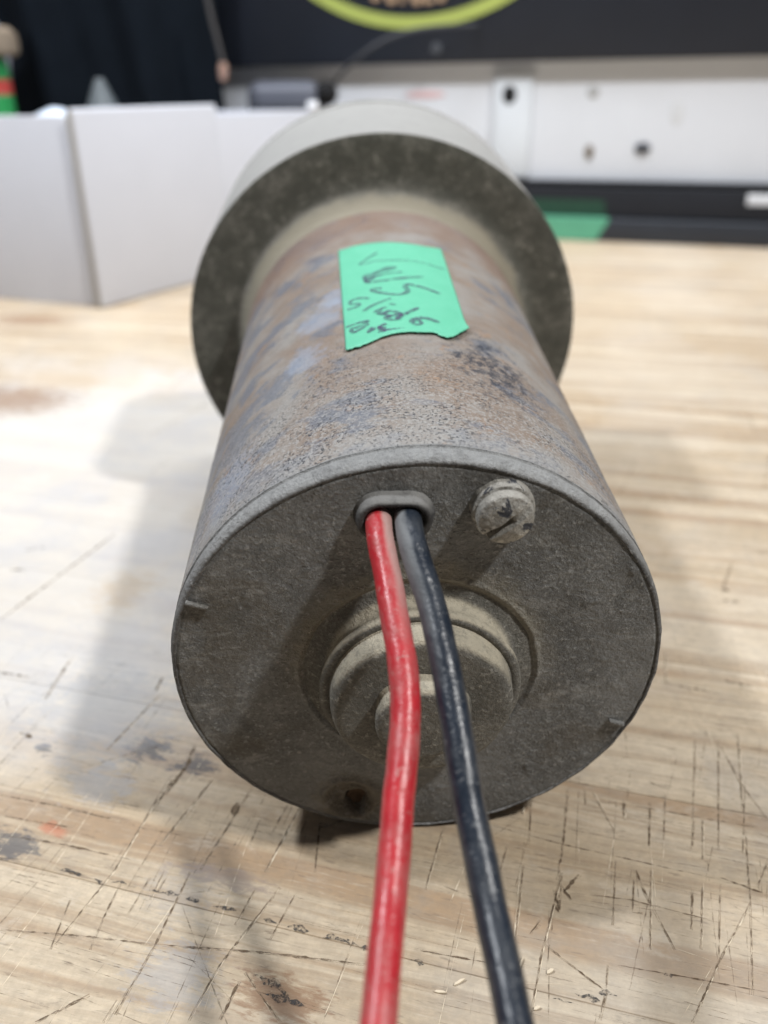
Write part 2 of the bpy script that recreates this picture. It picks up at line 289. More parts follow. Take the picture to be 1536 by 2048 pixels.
GRAINLINES= [([(-0.0876, -0.0198), (-0.0704, -0.0215), (-0.0544, -0.0238)], 1.5), ([(-0.0544, -0.0238), (-0.0328, -0.0258), (-0.0115, -0.0289)], 2.2), ([(-0.1028, 0.0187), (-0.0852, 0.0142), (-0.0666, 0.0083)], 1.6), ([(-0.0977, 0.0058), (-0.0814, 0.0026), (-0.0651, -0.002)], 2.0), ([(-0.1, 0.0118), (-0.0743, 0.0062)], 1.3), ([(-0.0621, 0.0381), (-0.0868, 0.0271)], 1.2), ([(-0.0802, -0.0046), (-0.074, -0.0063)], 4.0), ([(-0.0715, -0.0074), (-0.0695, -0.0085)], 3.5), ([(-0.0674, -0.0082), (-0.0645, -0.0086)], 3.5), ([(-0.058, -0.0106), (-0.0527, -0.0117)], 4.0), ([(-0.05, -0.0126), (-0.0474, -0.0134)], 5), ([(-0.0435, -0.015), (-0.0395, -0.0159)], 4.5), ([(-0.0326, -0.0185), (-0.0294, -0.0195)], 4.5), ([(-0.0294, -0.0195), (-0.024, -0.021)], 5), ([(-0.0193, -0.0226), (-0.0136, -0.0244)], 6), ([(-0.0126, -0.025), (-0.0111, -0.0256)], 4), ([(-0.0331, -0.0308), (-0.0269, -0.0345)], 6), ([(-0.0297, -0.035), (-0.0238, -0.0371)], 5), ([(0.0248, -0.0367), (0.0284, -0.0376)], 4.5), ([(0.0293, -0.0358), (0.0328, -0.0369)], 5.5), ([(-0.0021, -0.028), (-0.0001, -0.0289)], 4), ([(0.0472, -0.0319), (0.0486, -0.0321)], 3), ([(0.0337, -0.0354), (0.0364, -0.0359)], 4.5), ([(0.0175, 0.0069), (0.0339, 0.0006), (0.0658, -0.0096)], 1.2), ([(0.0367, -0.0131), (0.0449, -0.0145), (0.0602, -0.0197)], 1.2), ([(0.038, -0.0296), (0.0536, -0.033), (0.0657, -0.0358)], 1.4), ([(0.0661, -0.009), (0.0747, -0.0137)], 2.0), ([(0.0451, 0.0144), (0.082, 0.0043)], 1.2), ([(0.0046, -0.01), (0.0129, -0.014)], 1.2), ([(-0.0015, -0.0257), (0.0152, -0.0293)], 1.4), ([(0.0578, 0.0206), (0.0631, 0.0174)], 1.5), ([(0.091, 0.061), (0.0997, 0.0573)], 3), ([(0.0772, 0.0589), (0.0861, 0.0552)], 5), ([(0.1093, 0.1126), (0.1118, 0.1099)], 9), ([(0.1065, 0.1046), (0.1126, 0.1028)], 5), ([(0.1713, 0.2279), (0.1735, 0.2248)], 9), ([(0.0728, -0.0043), (0.0828, 0.0205)], 1.2), ([(-0.1227, 0.0692), (-0.1127, 0.0665)], 5), ([(-0.1065, 0.0419), (-0.1023, 0.0398)], 5), ([(-0.1436, 0.1466), (-0.1366, 0.1484)], 5), ([(-0.1435, 0.1314), (-0.138, 0.1312)], 5)]
STAINS= [((-0.086, 0.0076), 0.0052, 0.0022, 'orange'), ((-0.0693, 0.0343), 0.006, 0.006, 'ink'), ((-0.0556, 0.0284), 0.008, 0.004, 'ink'), ((-0.0972, 0.0348), 0.004, 0.003, 'ink'), ((-0.093, 0.0028), 0.007, 0.005, 'ink'), ((-0.0788, 0.0217), 0.012, 0.008, 'smoke'), ((-0.0873, 0.051), 0.03, 0.025, 'smoke'), ((-0.0507, -0.0117), 0.01, 0.008, 'ink2'), ((-0.0428, -0.0072), 0.014, 0.0035, 'purple'), ((-0.0494, -0.0305), 0.012, 0.009, 'smoke'), ((-0.0975, 0.1162), 0.012, 0.018, 'tan'), ((-0.2022, 0.3635), 0.05, 0.02, 'tan'), ((-0.2769, 0.5193), 0.05, 0.02, 'brown'), ((-0.2184, 0.3266), 0.05, 0.03, 'brown'), ((-0.0277, -0.036), 0.012, 0.006, 'brown')]

# ---------------------------------------------------------------- wood
GA = R_(-16)      # grain direction on the bench
def wood_mat():
    m = Mat("worn_pine", 0.55, 0.0, 0.32)
    vo = m.obj()
    oi = m.n('ShaderNodeObjectInfo').outputs['Random']
    v = m.mapping(vo, rot=(0, 0, -GA))
    cmb = m.n('ShaderNodeCombineXYZ'); m.put(cmb.inputs[0], m.mul(oi, 3.0)); m.put(cmb.inputs[2], m.mul(oi, 9.0))
    va = m.n('ShaderNodeVectorMath'); va.operation = 'ADD'; m.put(va.inputs[0], v); m.put(va.inputs[1], cmb.outputs[0])
    v = va.outputs[0]
    wv = m.n('ShaderNodeTexNoise'); m.put(wv.inputs['Vector'], m.mapping(v, scale=(9, 22, 1))); wv.inputs['Scale'].default_value = 1.0; wv.inputs['Detail'].default_value = 4
    sub = m.n('ShaderNodeVectorMath'); sub.operation = 'MULTIPLY_ADD'; m.put(sub.inputs[0], wv.outputs['Color']); sub.inputs[1].default_value = (0.012, 0.010, 0); m.put(sub.inputs[2], v)
    v = sub.outputs[0]
    warp = m.mapping(v, scale=(2.2, 26, 1))
    band = m.noise(warp, 2.0, 4, 0.55, 0.5)
    c = m.mix(m.step(band, 0.33, 0.62), (0.53, 0.42, 0.285), (0.66, 0.56, 0.42))
    late = m.noise(m.mapping(v, loc=(4, 1, 0), scale=(2.6, 62, 1)), 1.6, 3, 0.5, 0.3)
    c = m.mix(m.mul(m.step(late, 0.53, 0.64), 0.8), c, (0.37, 0.245, 0.145))
    late2 = m.noise(m.mapping(v, loc=(1, 5, 0), scale=(1.3, 34, 1)), 1.5, 5, 0.6, 0.2)
    c = m.mix(m.mul(m.step(late2, 0.52, 0.60), 0.62), c, (0.42, 0.295, 0.18))
    late3 = m.noise(m.mapping(v, loc=(6, 3, 0), scale=(2.0, 130, 1)), 1.5, 3, 0.6, 0.2)
    c = m.mix(m.mul(m.step(late3, 0.56, 0.66), 0.5), c, (0.36, 0.25, 0.155))
    fine = m.noise(m.mapping(v, scale=(38, 620, 1)), 1.0, 5, 0.72)
    c = m.mix(m.step(fine, 0.30, 0.72, 0.42, 0.0), c, (0.33, 0.25, 0.175))
    fine2 = m.noise(m.mapping(v, loc=(9, 2, 0), scale=(110, 1500, 1)), 1.0, 4, 0.7)
    c = m.mix(m.mul(m.step(fine2, 0.55, 0.72), 0.32), c, (0.74, 0.66, 0.54))
    dirt = m.noise(vo, 22, 6, 0.7, 0.3)
    c = m.mix(m.mul(m.step(dirt, 0.50, 0.72), 0.38), c, (0.37, 0.345, 0.315))
    pore = m.noise(m.mapping(v, loc=(2, 7, 0), scale=(150, 900, 1)), 1.0, 3, 0.65)
    c = m.mix(m.mul(m.step(pore, 0.60, 0.72), 0.55), c, (0.19, 0.14, 0.10))
    grit = m.noise(vo, 420, 4, 0.75)
    c = m.mix(m.step(grit, 0.35, 0.68, 0.26, 0.0), c, (0.22, 0.18, 0.14))
    blot = m.noise(m.mapping(v, scale=(1, 1.8, 1)), 48, 6, 0.72, 0.3)
    c = m.mix(m.mul(m.step(blot, 0.52, 0.68), 0.30), c, (0.36, 0.315, 0.26))
    c = m.mix(m.mul(m.step(blot, 0.30, 0.44, 1.0, 0.0), 0.35), c, (0.66, 0.60, 0.51))
    dirt2 = m.noise(m.mapping(v, scale=(60, 150, 1)), 1.0, 6, 0.75)
    c = m.mix(m.mul(m.step(dirt2, 0.60, 0.72), 0.5), c, (0.17, 0.14, 0.11))
    # dried white paint rubbed into the left of the top
    xy = m.sep(vo)
    wn = m.noise(vo, 14, 6, 0.65, 0.4)
    px = m.step(m.add(xy[0], m.mul(m.add(wn, -0.5), 0.13)), -0.085, -0.03, 1.0, 0.0)
    py = m.step(m.add(xy[1], m.mul(m.add(wn, -0.5), 0.12)), 0.005, 0.075)
    py2 = m.step(m.add(xy[1], m.mul(m.add(wn, -0.5), 0.30)), 0.30, 0.44, 1.0, 0.0)
    k = m.mul(m.mul(px, py), py2)
    wp = m.noise(m.mapping(vo, loc=(3, 3, 0)), 30, 5, 0.7)
    white = m.mix(m.step(wp, 0.42, 0.64), (0.69, 0.675, 0.65), (0.59, 0.605, 0.64))
    c = m.mix(m.mul(k, m.step(m.add(wp, m.mul(fine, 0.35)), 0.36, 0.60, 0.92, 0.66)), c, white)
    # a thin greyish wear everywhere in front
    c = m.mix(m.mul(m.step(m.noise(vo, 9, 5, 0.6), 0.45, 0.62), 0.22), c, (0.62, 0.575, 0.51))
    cols = {'orange': ((0.50, 0.17, 0.09), 0.62, 1.3), 'ink': ((0.07, 0.08, 0.10), 0.72, 1.6), 'smoke': ((0.36, 0.38, 0.42), 0.42, 1.2),
            'ink2': ((0.33, 0.32, 0.32), 0.35, 1.4), 'purple': ((0.26, 0.21, 0.20), 0.5, 1.3), 'tan': ((0.50, 0.38, 0.25), 0.5, 1.2),
            'brown': ((0.24, 0.13, 0.07), 0.7, 1.2)}
    sn = m.noise(m.mapping(v, scale=(1, 2.6, 1)), 160, 5, 0.75, 0.4)
    sn = m.add(sn, -0.5)
    for (p, rx, ry, nm) in STAINS:
        col, amt, rag = cols[nm]
        pv = Vector((p[0], p[1], 0)); pv.rotate(Matrix.Rotation(-GA, 3, 'Z'))
        base = m.mapping(vo, rot=(0, 0, -GA))
        sc = rag * (2.0 if max(rx, ry) < 0.02 else 1.6)
        d = m.add(m.dist(base, pv, (1 / rx, 1 / ry, 0)), m.mul(sn, sc * 1.4))
        c = m.mix(m.mul(m.step(d, 0.35, 1.0, 1.0, 0.0), amt), c, col)
    m.color(c)
    m.rough(m.step(wn, 0.3, 0.7, 0.42, 0.62))
    m.bump(m.add(m.add(m.mul(fine, 0.8), m.mul(grit, 0.5)), m.add(m.mul(dirt2, -0.5), m.mul(band, 0.4))), 0.45, 0.0004)
    return m.m

# ---------------------------------------------------------------- object helpers
def link(name, me, mat=None, parent=None):
    o = bpy.data.objects.new(name, me); COL.objects.link(o)
    if mat: me.materials.append(mat)
    if parent: o.parent = parent
    return o
def from_py(name, vs, fs, mat, parent=None, smooth=None):
    me = bpy.data.meshes.new(name); me.from_pydata(vs, [], fs); me.update()
    if smooth is not None:
        me.polygons.foreach_set('use_smooth', [True] * len(me.polygons))
        me.set_sharp_from_angle(angle=R_(smooth))
    return link(name, me, mat, parent)
def from_bm(name, bm, mat, parent=None, smooth=None):
    bmesh.ops.recalc_face_normals(bm, faces=bm.faces)
    me = bpy.data.meshes.new(name); bm.to_mesh(me); bm.free()
    if smooth is not None:
        me.polygons.foreach_set('use_smooth', [True] * len(me.polygons))
        me.set_sharp_from_angle(angle=R_(smooth))
    return link(name, me, mat, parent)
def thing(name, label, cat, loc=(0, 0, 0), group=None):
    o = bpy.data.objects.new(name, None); COL.objects.link(o); o.empty_display_size = 0.02
    o.location = loc; o['label'] = label; o['category'] = cat
    if group: o['group'] = group
    return o
def tag(o, label, cat, group=None):
    o['label'] = label; o['category'] = cat
    if group: o['group'] = group
    return o
def boxbm(bm, c, size, rot=None, bevel=0.0, seg=2):
    r = bmesh.ops.create_cube(bm, size=1.0); vs = r['verts']
    bmesh.ops.scale(bm, vec=size, verts=vs)
    if bevel:
        es = list({e for v in vs for e in v.link_edges})
        rr = bmesh.ops.bevel(bm, geom=es, offset=bevel, segments=seg, affect='EDGES', profile=0.5)
        vs = list({v for f in rr['faces'] for v in f.verts} | {v for v in vs if v.is_valid})
    if rot is not None: bmesh.ops.rotate(bm, cent=(0, 0, 0), matrix=rot, verts=vs)
    bmesh.ops.translate(bm, vec=c, verts=vs)
    return vs
def smooth_path(pts, n):
    """Catmull-Rom through the points"""
    P = [Vector(p) for p in pts]; P = [2 * P[0] - P[1]] + P + [2 * P[-1] - P[-2]]
    out = []
    for i in range(1, len(P) - 2):
        for k in range(n):
            t = k / n; a, b, c, d = P[i - 1:i + 3]
            out.append(0.5 * ((2 * b) + (c - a) * t + (2 * a - 5 * b + 4 * c - d) * t * t + (3 * b - a - 3 * c + d) * t ** 3))
    out.append(P[-2]); return out
def tube(path, rad, seg=20, cap=True):
    vs, fs = [], []; n = len(path)
    up = Vector((0.13, 0.2, 1)).normalized(); prev = None
    for i, p in enumerate(path):
        t = (path[min(i + 1, n - 1)] - path[max(i - 1, 0)]).normalized()
        a = (up - t * up.dot(t)).normalized() if prev is None else (prev - t * prev.dot(t)).normalized()
        prev = a; b = t.cross(a)
        r = rad(i / (n - 1)) if callable(rad) else rad
        for k in range(seg):
            q = 2 * math.pi * k / seg
            vs.append(p + (a * math.cos(q) + b * math.sin(q)) * r)
    for i in range(n - 1):
        for k in range(seg):
            k2 = (k + 1) % seg
            fs.append((i * seg + k, i * seg + k2, (i + 1) * seg + k2, (i + 1) * seg + k))
    if cap: fs += [tuple(range(seg))[::-1], tuple(range((n - 1) * seg, n * seg))]
    return vs, fs

# ================================================================ workbench
WOOD = wood_mat()
gx, gy = math.cos(GA), math.sin(GA)
def G(u, v, z): return (u * gx - v * gy, u * gy + v * gx, z)
bench = thing("workbench", "worn scratched pine workbench top of glued boards under the motor", "workbench", (0, 0, -0.03))
bw = 0.0583
v0 = -0.038 - 9 * bw
for k in range(26):
    a, b = v0 + k * bw + 0.00004, v0 + (k + 1) * bw - 0.00004
    bm = bmesh.new()
    vs = boxbm(bm, (0, (a + b) / 2, -0.015), (2.9, b - a, 0.03), None, 0.00035, 2)
    bmesh.ops.rotate(bm, cent=(0, 0, 0), matrix=Matrix.Rotation(GA, 3, 'Z'), verts=bm.verts)
    bmesh.ops.translate(bm, vec=(0.25, 0, 0.03), verts=bm.verts)
    o = from_bm("board", bm, None, bench)
    o.data.materials.append(WOOD)

def ribbon(lines, z, jag=0.35, base=0.00013, rr=None):
    """jagged thin strips lying in the wood: [( [(x, y)...], width factor )]"""
    rr = rr or rnd; vs, fs = [], []
    for pts, wd in lines:
        path = []
        for i in range(len(pts) - 1):
            a, b = Vector(pts[i]), Vector(pts[i + 1]); L = (b - a).length; n = max(2, int(L / 0.0009))
            for k in range(n): path.append(a.lerp(b, k / n))
        path.append(Vector(pts[-1]))
        n = len(path); o = len(vs)
        for i, p in enumerate(path):
            t = (path[min(i + 1, n - 1)] - path[max(i - 1, 0)]).normalized(); nn = Vector((-t.y, t.x))
            e = min(1.0, 5.0 * min(i, n - 1 - i) / n + 0.12)
            hw = base * wd * 0.5 * e * (1 + rr.uniform(-jag, jag) * 1.6)
            if rr.random() < 0.10: hw *= 0.25
            off = rr.uniform(-1, 1) * base * wd * 0.28
            vs += [(*(p + nn * (off + hw)), z), (*(p + nn * (off - hw)), z)]
        for i in range(n - 1):
            q = o + 2 * i; fs.append((q, q + 1, q + 3, q + 2))
    return vs, fs
def local(vs): return [(x, y, z + 0.03) for x, y, z in vs]
def worn_mark(name, c, scale, lo, hi, amt):
    """a mark rubbed into the wood, broken up by wear"""
    m = Mat(name, 0.9, 0.0, 0.2); v = m.obj()
    f = m.noise(v, scale, 5, 0.75, 0.3)
    m.color(m.mix(m.noise(v, scale * 2.3, 3), tuple(x * 0.6 for x in c), tuple(x * 1.4 for x in c)))
    m.put(m.b.inputs['Alpha'], m.mul(m.step(f, lo, hi), amt))
    return m.m
M_CUT = worn_mark("dirt_in_cut", (0.150, 0.105, 0.068), 330, 0.32, 0.60, 0.82)
M_CUT2 = worn_mark("old_faint_cut", (0.22, 0.165, 0.115), 300, 0.38, 0.64, 0.55)
M_GRIME = worn_mark("ground_in_grime", (0.075, 0.073, 0.073), 1000, 0.40, 0.60, 0.85)
M_RAW_HIGHLIGHT = plain("raw_wood_and_highlight", (0.74, 0.64, 0.49), 0.7, 0.15, 500)  # bare wood, and the highlight painted beside some cuts
M_INKD = plain("black_grime", (0.040, 0.042, 0.048), 0.8, 0.4, 700)
def stuff(name, vf, m):
    o = from_py(name, local(vf[0]), vf[1], m, bench); o['kind'] = 'stuff'; return o
stuff("saw_cut", ribbon(CUTS, 0.00009, 0.7, 0.00015), M_CUT)
stuff("grain_crack", ribbon(GRAINLINES[:7] + GRAINLINES[23:], 0.00010, 0.7, 0.00016), M_CUT)
grime = []
for p, w_ in GRAINLINES[6:23]:
    a, b = Vector(p[0]), Vector(p[-1]); d = b - a; nn = Vector((-d.y, d.x)).normalized()
    grime.append(([tuple(a - d * 0.15), tuple((a + b) / 2 + nn * 0.0002), tuple(b + d * 0.15)], w_ * 1.15))
stuff("grime_mark", ribbon(grime, 0.00011, 0.5, 0.00019), M_GRIME)
# torn burrs standing up along the edges of the deeper cuts
vs, fs = [], []
for pts, w_ in CUTS + GRAINLINES[:3]:
    for sg in (-1, 1):
        path = []
        for a, b in zip(pts, pts[1:]):
            a, b = Vector(a), Vector(b); n = max(3, int((b - a).length / 0.0012)); path += [a.lerp(b, k / n) for k in range(n + (b == Vector(pts[-1])))]
        o = len(vs)
        for i, q in enumerate(path):
            t = (path[min(i + 1, len(path) - 1)] - path[max(i - 1, 0)]).normalized(); nn = Vector((-t.y, t.x)) * sg
            hh = max(0.0, mn.noise(Vector((q.x * 420, q.y * 420, sg))) + 0.15) * 0.00022
            e0 = 0.00006 * w_; q0, q1, q2 = q + nn * e0, q + nn * (e0 + 0.00006), q + nn * (e0 + 0.00022)
            vs += [(q0.x, q0.y, 0.00002), (q1.x, q1.y, 0.00002 + hh), (q2.x, q2.y, -0.00002)]
        for i in range(len(path) - 1):
            for j in (0, 1): k = o + 3 * i + j; fs.append((k, k + 3, k + 4, k + 1))
stuff("cut_burr", (vs, fs), worn_mark("torn_wood_fibre", (0.52, 0.43, 0.32), 300, 0.40, 0.60, 0.8))
# many older, fainter cuts across the grain and fine scores along it
faint, faint2, raw = [], [], []
for _ in range(300):
    x, y = rnd.uniform(-0.13, 0.14), rnd.uniform(-0.05, 0.09)
    L = rnd.uniform(0.006, 0.035); a = R_(-106 + rnd.gauss(0, 5)) if rnd.random() < .8 else R_(rnd.uniform(0, 180))
    p = (x, y); q = (x + math.cos(a) * L, y + math.sin(a) * L)
    (faint if rnd.random() < .7 else raw).append(([p, q], rnd.uniform(0.6, 1.3)))
for _ in range(420):
    x, y = rnd.uniform(-0.13, 0.14), rnd.uniform(-0.05, 0.09)
    L = rnd.uniform(0.008, 0.05); a = GA + R_(rnd.gauss(0, 2.5))
    faint2.append(([(x, y), (x + math.cos(a) * L, y + math.sin(a) * L)], rnd.uniform(0.5, 1.1)))
for _ in range(36):                     # longer saw lines further back
    x, y = rnd.uniform(-0.35, 0.3), rnd.uniform(0.08, 0.5)
    L = rnd.uniform(0.02, 0.07); a = R_(70 + rnd.gauss(0, 7))
    faint.append(([(x, y), (x + math.cos(a) * L, y + math.sin(a) * L)], rnd.uniform(2, 6)))
stuff("faint_cut", ribbon(faint, 0.00006, 0.5, 0.00018), M_CUT2)
stuff("fine_score", ribbon(faint2, 0.00005, 0.5), M_CUT2)
stuff("scratch_and_highlight", ribbon(raw + [([(x + 0.0003, y + 0.0001) for x, y in p], w_ * 0.8) for p, w_ in CUTS[::3]], 0.00007, 0.8, 0.00009), M_RAW_HIGHLIGHT)  # some cuts also get a pale painted edge highlight, for a grooved look
# loose splinters of pale wood
vs, fs = [], []
for (x, y, L, wd, a) in ((0.0192, -0.0295, .0032, .0004, 62), (0.0248, -0.0310, .0016, .0007, 20), (0.0030, -0.0350, .0024, .0005, -14), (0.0263, 0.0121, .0045, .0005, 72),
                         (0.021, -0.0385, .0014, .0006, 10), (0.0068, -0.0330, .0026, .0005, 25)):
    a = R_(a); dx, dy = math.cos(a), math.sin(a); o = len(vs)
    pts = [(-.5, -.4), (-.15, -.55), (.3, -.45), (.55, .05), (.2, .5), (-.3, .42)]
    for zt in (0.03 + 0.0001, 0.03 + 0.0004):
        for px, py in pts:
            px *= L; py *= wd; vs.append((x + px * dx - py * dy, y + px * dy + py * dx, zt + (0.0002 if px > 0 else 0)))
    fs += [tuple(range(o + 6, o + 12))] + [(o + i, o + (i + 1) % 6, o + 6 + (i + 1) % 6, o + 6 + i) for i in range(6)]
o = from_py("splinter", vs, fs, M_RAW_HIGHLIGHT, bench); o['kind'] = 'stuff'

# ================================================================ motor
EX = Vector((0.99945649, 0.03296555, 0.0)); EY = Vector((0.00403929, -0.12246411, 0.99246472)); EZ = Vector((0.03271714, -0.99192531, -0.12253071))
motor = thing("motor", "dirty rusted cylindrical electric motor with wide flange lying on the bench", "motor")
base = Vector((0, 0, 0.04943944)) - EY * S
motor.matrix_world = Matrix(((EX.x, EY.x, EZ.x, base.x), (EX.y, EY.y, EZ.y, base.y), (EX.z, EY.z, EZ.z, base.z + 0.0001), (0, 0, 0, 1)))
def L(x, y, z): return (x * S, (y + 1) * S, z * S)
def lathe(name, prof, mat, n=256, smooth=38, cx=0, cy=0, wob=0.0, parent=None, wobf=5.0, caps=(False, False)):
    vs, fs = [], []
    for (r, z) in prof:
        for k in range(n):
            a = 2 * math.pi * k / n
            x, y = r * math.sin(a), r * math.cos(a)
            d = wob * mn.fractal(Vector((x * wobf, y * wobf, z * wobf)), 0.9, 2.0, 4) if wob else 0
            f = 1 + d / max(r, 0.05)
            vs.append(L(cx + x * f, cy + y * f, z + d * 0.5))
    for i in range(len(prof) - 1):
        for k in range(n):
            k2 = (k + 1) % n
            fs.append((i * n + k, i * n + k2, (i + 1) * n + k2, (i + 1) * n + k))
    if caps[0]: fs.append(tuple(range(n)))
    if caps[1]: fs.append(tuple(range((len(prof) - 1) * n, len(prof) * n))[::-1])
    return from_py(name, vs, fs, mat, parent or motor, smooth)
def fine(prof, step):
    out = [prof[0]]
    for a, b in zip(prof, prof[1:]):
        n = max(1, int(math.hypot(b[0] - a[0], b[1] - a[1]) / step))
        for k in range(1, n + 1): out.append((a[0] + (b[0] - a[0]) * k / n, a[1] + (b[1] - a[1]) * k / n))
    return out
# barrel (rear to front)
lathe("barrel", fine([(0.97, -3.62), (1.0, -3.55), (1.0, -0.118), (0.996, -0.108), (0.985, -0.104)], 0.04), M_BARREL, 320, 40, wob=0.0025)
# rolled front rim with its crease
lathe("rim", [(0.97, -0.13), (0.990, -0.108), (0.9985, -0.103), (0.999, -0.096), (0.991, -0.091), (0.990, -0.085), (0.996, -0.076), (0.998, -0.062),
              (0.9965, -0.042), (0.993, -0.024), (0.987, -0.010), (0.980, -0.003), (0.974, -0.002), (0.970, -0.006), (0.968, -0.02)], M_RIM, 360, 55, wob=0.003, wobf=9)
# end plate as a height field, so dents, dirt and the screw recess are real
HC, HH = (-0.30, -0.765), (-0.272, -0.812)
def sst(x, a, b):
    t = max(0.0, min(1.0, (x - a) / (b - a))); return t * t * (3 - 2 * t)
def face_h(x, y):
    r = math.hypot(x, y); p = Vector((x, y, 0.3))
    h = -0.004
    h += 0.0035 * mn.fractal(p * 4.0, 0.9, 2.0, 3)
    h += 0.0016 * mn.fractal(p * 30.0, 0.7, 2.1, 3)
    cl = mn.noise(p * 13.0) - 0.38
    if cl > 0: h += 0.018 * cl * (0.6 + mn.noise(p * 40))
    rj = r + 0.006 * mn.noise(p * 9)
    h += 0.007 * math.exp(-((rj - 0.487) / 0.012) ** 2)
    h -= 0.009 * (1 - sst(rj, 0.455, 0.486))
    h -= 0.006 * sst(r, 0.958, 0.968)
    d = math.hypot(x - HC[0], y - HC[1]) + 0.012 * mn.noise(p * 12)
    h -= 0.05 * (1 - sst(d, 0.06, 0.115)); h += 0.013 * math.exp(-((d - 0.125) / 0.014) ** 2)
    d2 = math.hypot(x - HH[0], y - HH[1]) + 0.006 * mn.noise(p * 30)
    h -= 0.07 * (1 - sst(d2, 0.036, 0.052)); h += 0.012 * math.exp(-((d2 - 0.064) / 0.012) ** 2)
    return h
NR, NA = 210, 520
vs, fs = [], []
for i in range(NR + 1):
    r = 0.06 + (0.9700 - 0.06) * i / NR
    for k in range(NA):
        a = 2 * math.pi * k / NA; x, y = r * math.sin(a), r * math.cos(a)
        vs.append(L(x, y, face_h(x, y)))
for i in range(NR):
    for k in range(NA):
        k2 = (k + 1) % NA; fs.append((i * NA + k, (i + 1) * NA + k, (i + 1) * NA + k2, i * NA + k2))
from_py("end_plate", vs, fs, M_FACE, motor, 60)
vs = [L(HH[0] + 0.047 * math.cos(a), HH[1] + 0.047 * math.sin(a), -0.058 + 0.012 * math.sin(3 * a)) for a in [2 * math.pi * k / 24 for k in range(24)]]
hole = from_py("screw_hole", vs + [L(HH[0], HH[1], -0.085)], [(k, (k + 1) % 24, 24) for k in range(24)], M_HOLE, motor, 60)
hole['label'] = "small rusty empty screw hole near the bottom of the end plate"
# hub in three steps
lathe("hub", fine([(0.478, -0.03), (0.466, -0.010), (0.440, -0.002), (0.412, 0.006), (0.396, 0.016), (0.388, 0.034), (0.387, 0.052), (0.392, 0.068), (0.399, 0.080), (0.4015, 0.092), (0.400, 0.104),
             (0.393, 0.113), (0.382, 0.117), (0.371, 0.115), (0.363, 0.112), (0.359, 0.118), (0.3585, 0.140), (0.3575, 0.172), (0.353, 0.190), (0.344, 0.203), (0.328, 0.211), (0.308, 0.213), (0.16, 0.213), (0.05, 0.213)], 0.012), M_HUB, 220, 60, wob=0.0025, wobf=10)
nub = lathe("hub_cap", fine([(0.20, 0.206), (0.190, 0.216), (0.186, 0.228), (0.1845, 0.268), (0.181, 0.283), (0.172, 0.293), (0.155, 0.298), (0.05, 0.300), (0.002, 0.300)], 0.012), M_HUB, 120, 60, wob=0.003, wobf=14)
# slotted bolt head caked with dirt
BX, BY = 0.292, 0.783
lathe("bolt_washer", [(0.122, -0.014), (0.116, 0.004), (0.114, 0.022), (0.110, 0.034), (0.09, 0.038)], M_BOLT, 80, 60, BX - 0.002, BY + 0.004, wob=0.006, wobf=9)
vs, fs = [], []; NRB, NAB = 46, 120
sa = R_(40); sx, sy = math.cos(sa), math.sin(sa)
for i in range(NRB + 1):
    t = i / NRB
    for k in range(NAB):
        a = 2 * math.pi * k / NAB
        if t < 0.75:
            r = 0.099 * t / 0.75; h = 0.098 - 0.024 * (r / 0.099) ** 2.2
        else:
            q = (t - 0.75) / 0.25; r = 0.099 + 0.005 * math.sin(q * 3.1); h = 0.074 - q * 0.068
        x, y = r * math.sin(a), r * math.cos(a); p = Vector((x * 22, y * 22, 1.7))
        h += 0.0022 * mn.fractal(p, 0.8, 2, 4) * (1 if t < .9 else 0)
        s = -x * sy + y * sx + 0.010           # distance across the slot
        if t < 0.90:
            along = x * sx + y * sy
            fill = sst(along + 0.03 * mn.noise(Vector((along * 40, s * 40, 1))), -0.005, 0.03)
            dep = 0.050 * (1 - 0.72 * fill)
            h -= dep * (1 - sst(abs(s + 0.0025 * mn.noise(p)), 0.011, 0.018))
        vs.append(L(BX + x, BY + y, h))
for i in range(NRB):
    for k in range(NAB):
        k2 = (k + 1) % NAB; fs.append((i * NAB + k, (i + 1) * NAB + k, (i + 1) * NAB + k2, i * NAB + k2))
from_py("bolt_head", vs, fs, M_BOLT, motor, 50)
# oval rubber grommet
def stadium(hl, r, n=22):
    out = []
    for k in range(n + 1): a = -math.pi / 2 + math.pi * k / n; out.append((hl + r * math.cos(a), r * math.sin(a)))
    for k in range(n + 1): a = math.pi / 2 + math.pi * k / n; out.append((-hl + r * math.cos(a), r * math.sin(a)))
    return out
GXc, GYc = -0.098, 0.772
prof = [(0.104, -0.012), (0.098, 0.012), (0.093, 0.03), (0.088, 0.046), (0.080, 0.054), (0.071, 0.055), (0.064, 0.050), (0.060, 0.040), (0.059, 0.026), (0.052, 0.022), (0.03, 0.021), (0.008, 0.021)]
vs, fs = [], []
for (r, z) in prof:
    for (x, y) in stadium(0.050, r * 0.95): vs.append(L(GXc + x, GYc + y + 0.002 * mn.noise(Vector((x * 30, y * 30, z * 30))), z + 0.003 * mn.noise(Vector((x * 20, y * 20, 4)))))
n = len(stadium(0.05, 0.1))
for i in range(len(prof) - 1):
    for k in range(n): k2 = (k + 1) % n; fs.append((i * n + k, i * n + k2, (i + 1) * n + k2, (i + 1) * n + k))
fs.append(tuple(range((len(prof) - 1) * n, len(prof) * n)))
from_py("grommet", vs, fs, M_GROM, motor, 50)
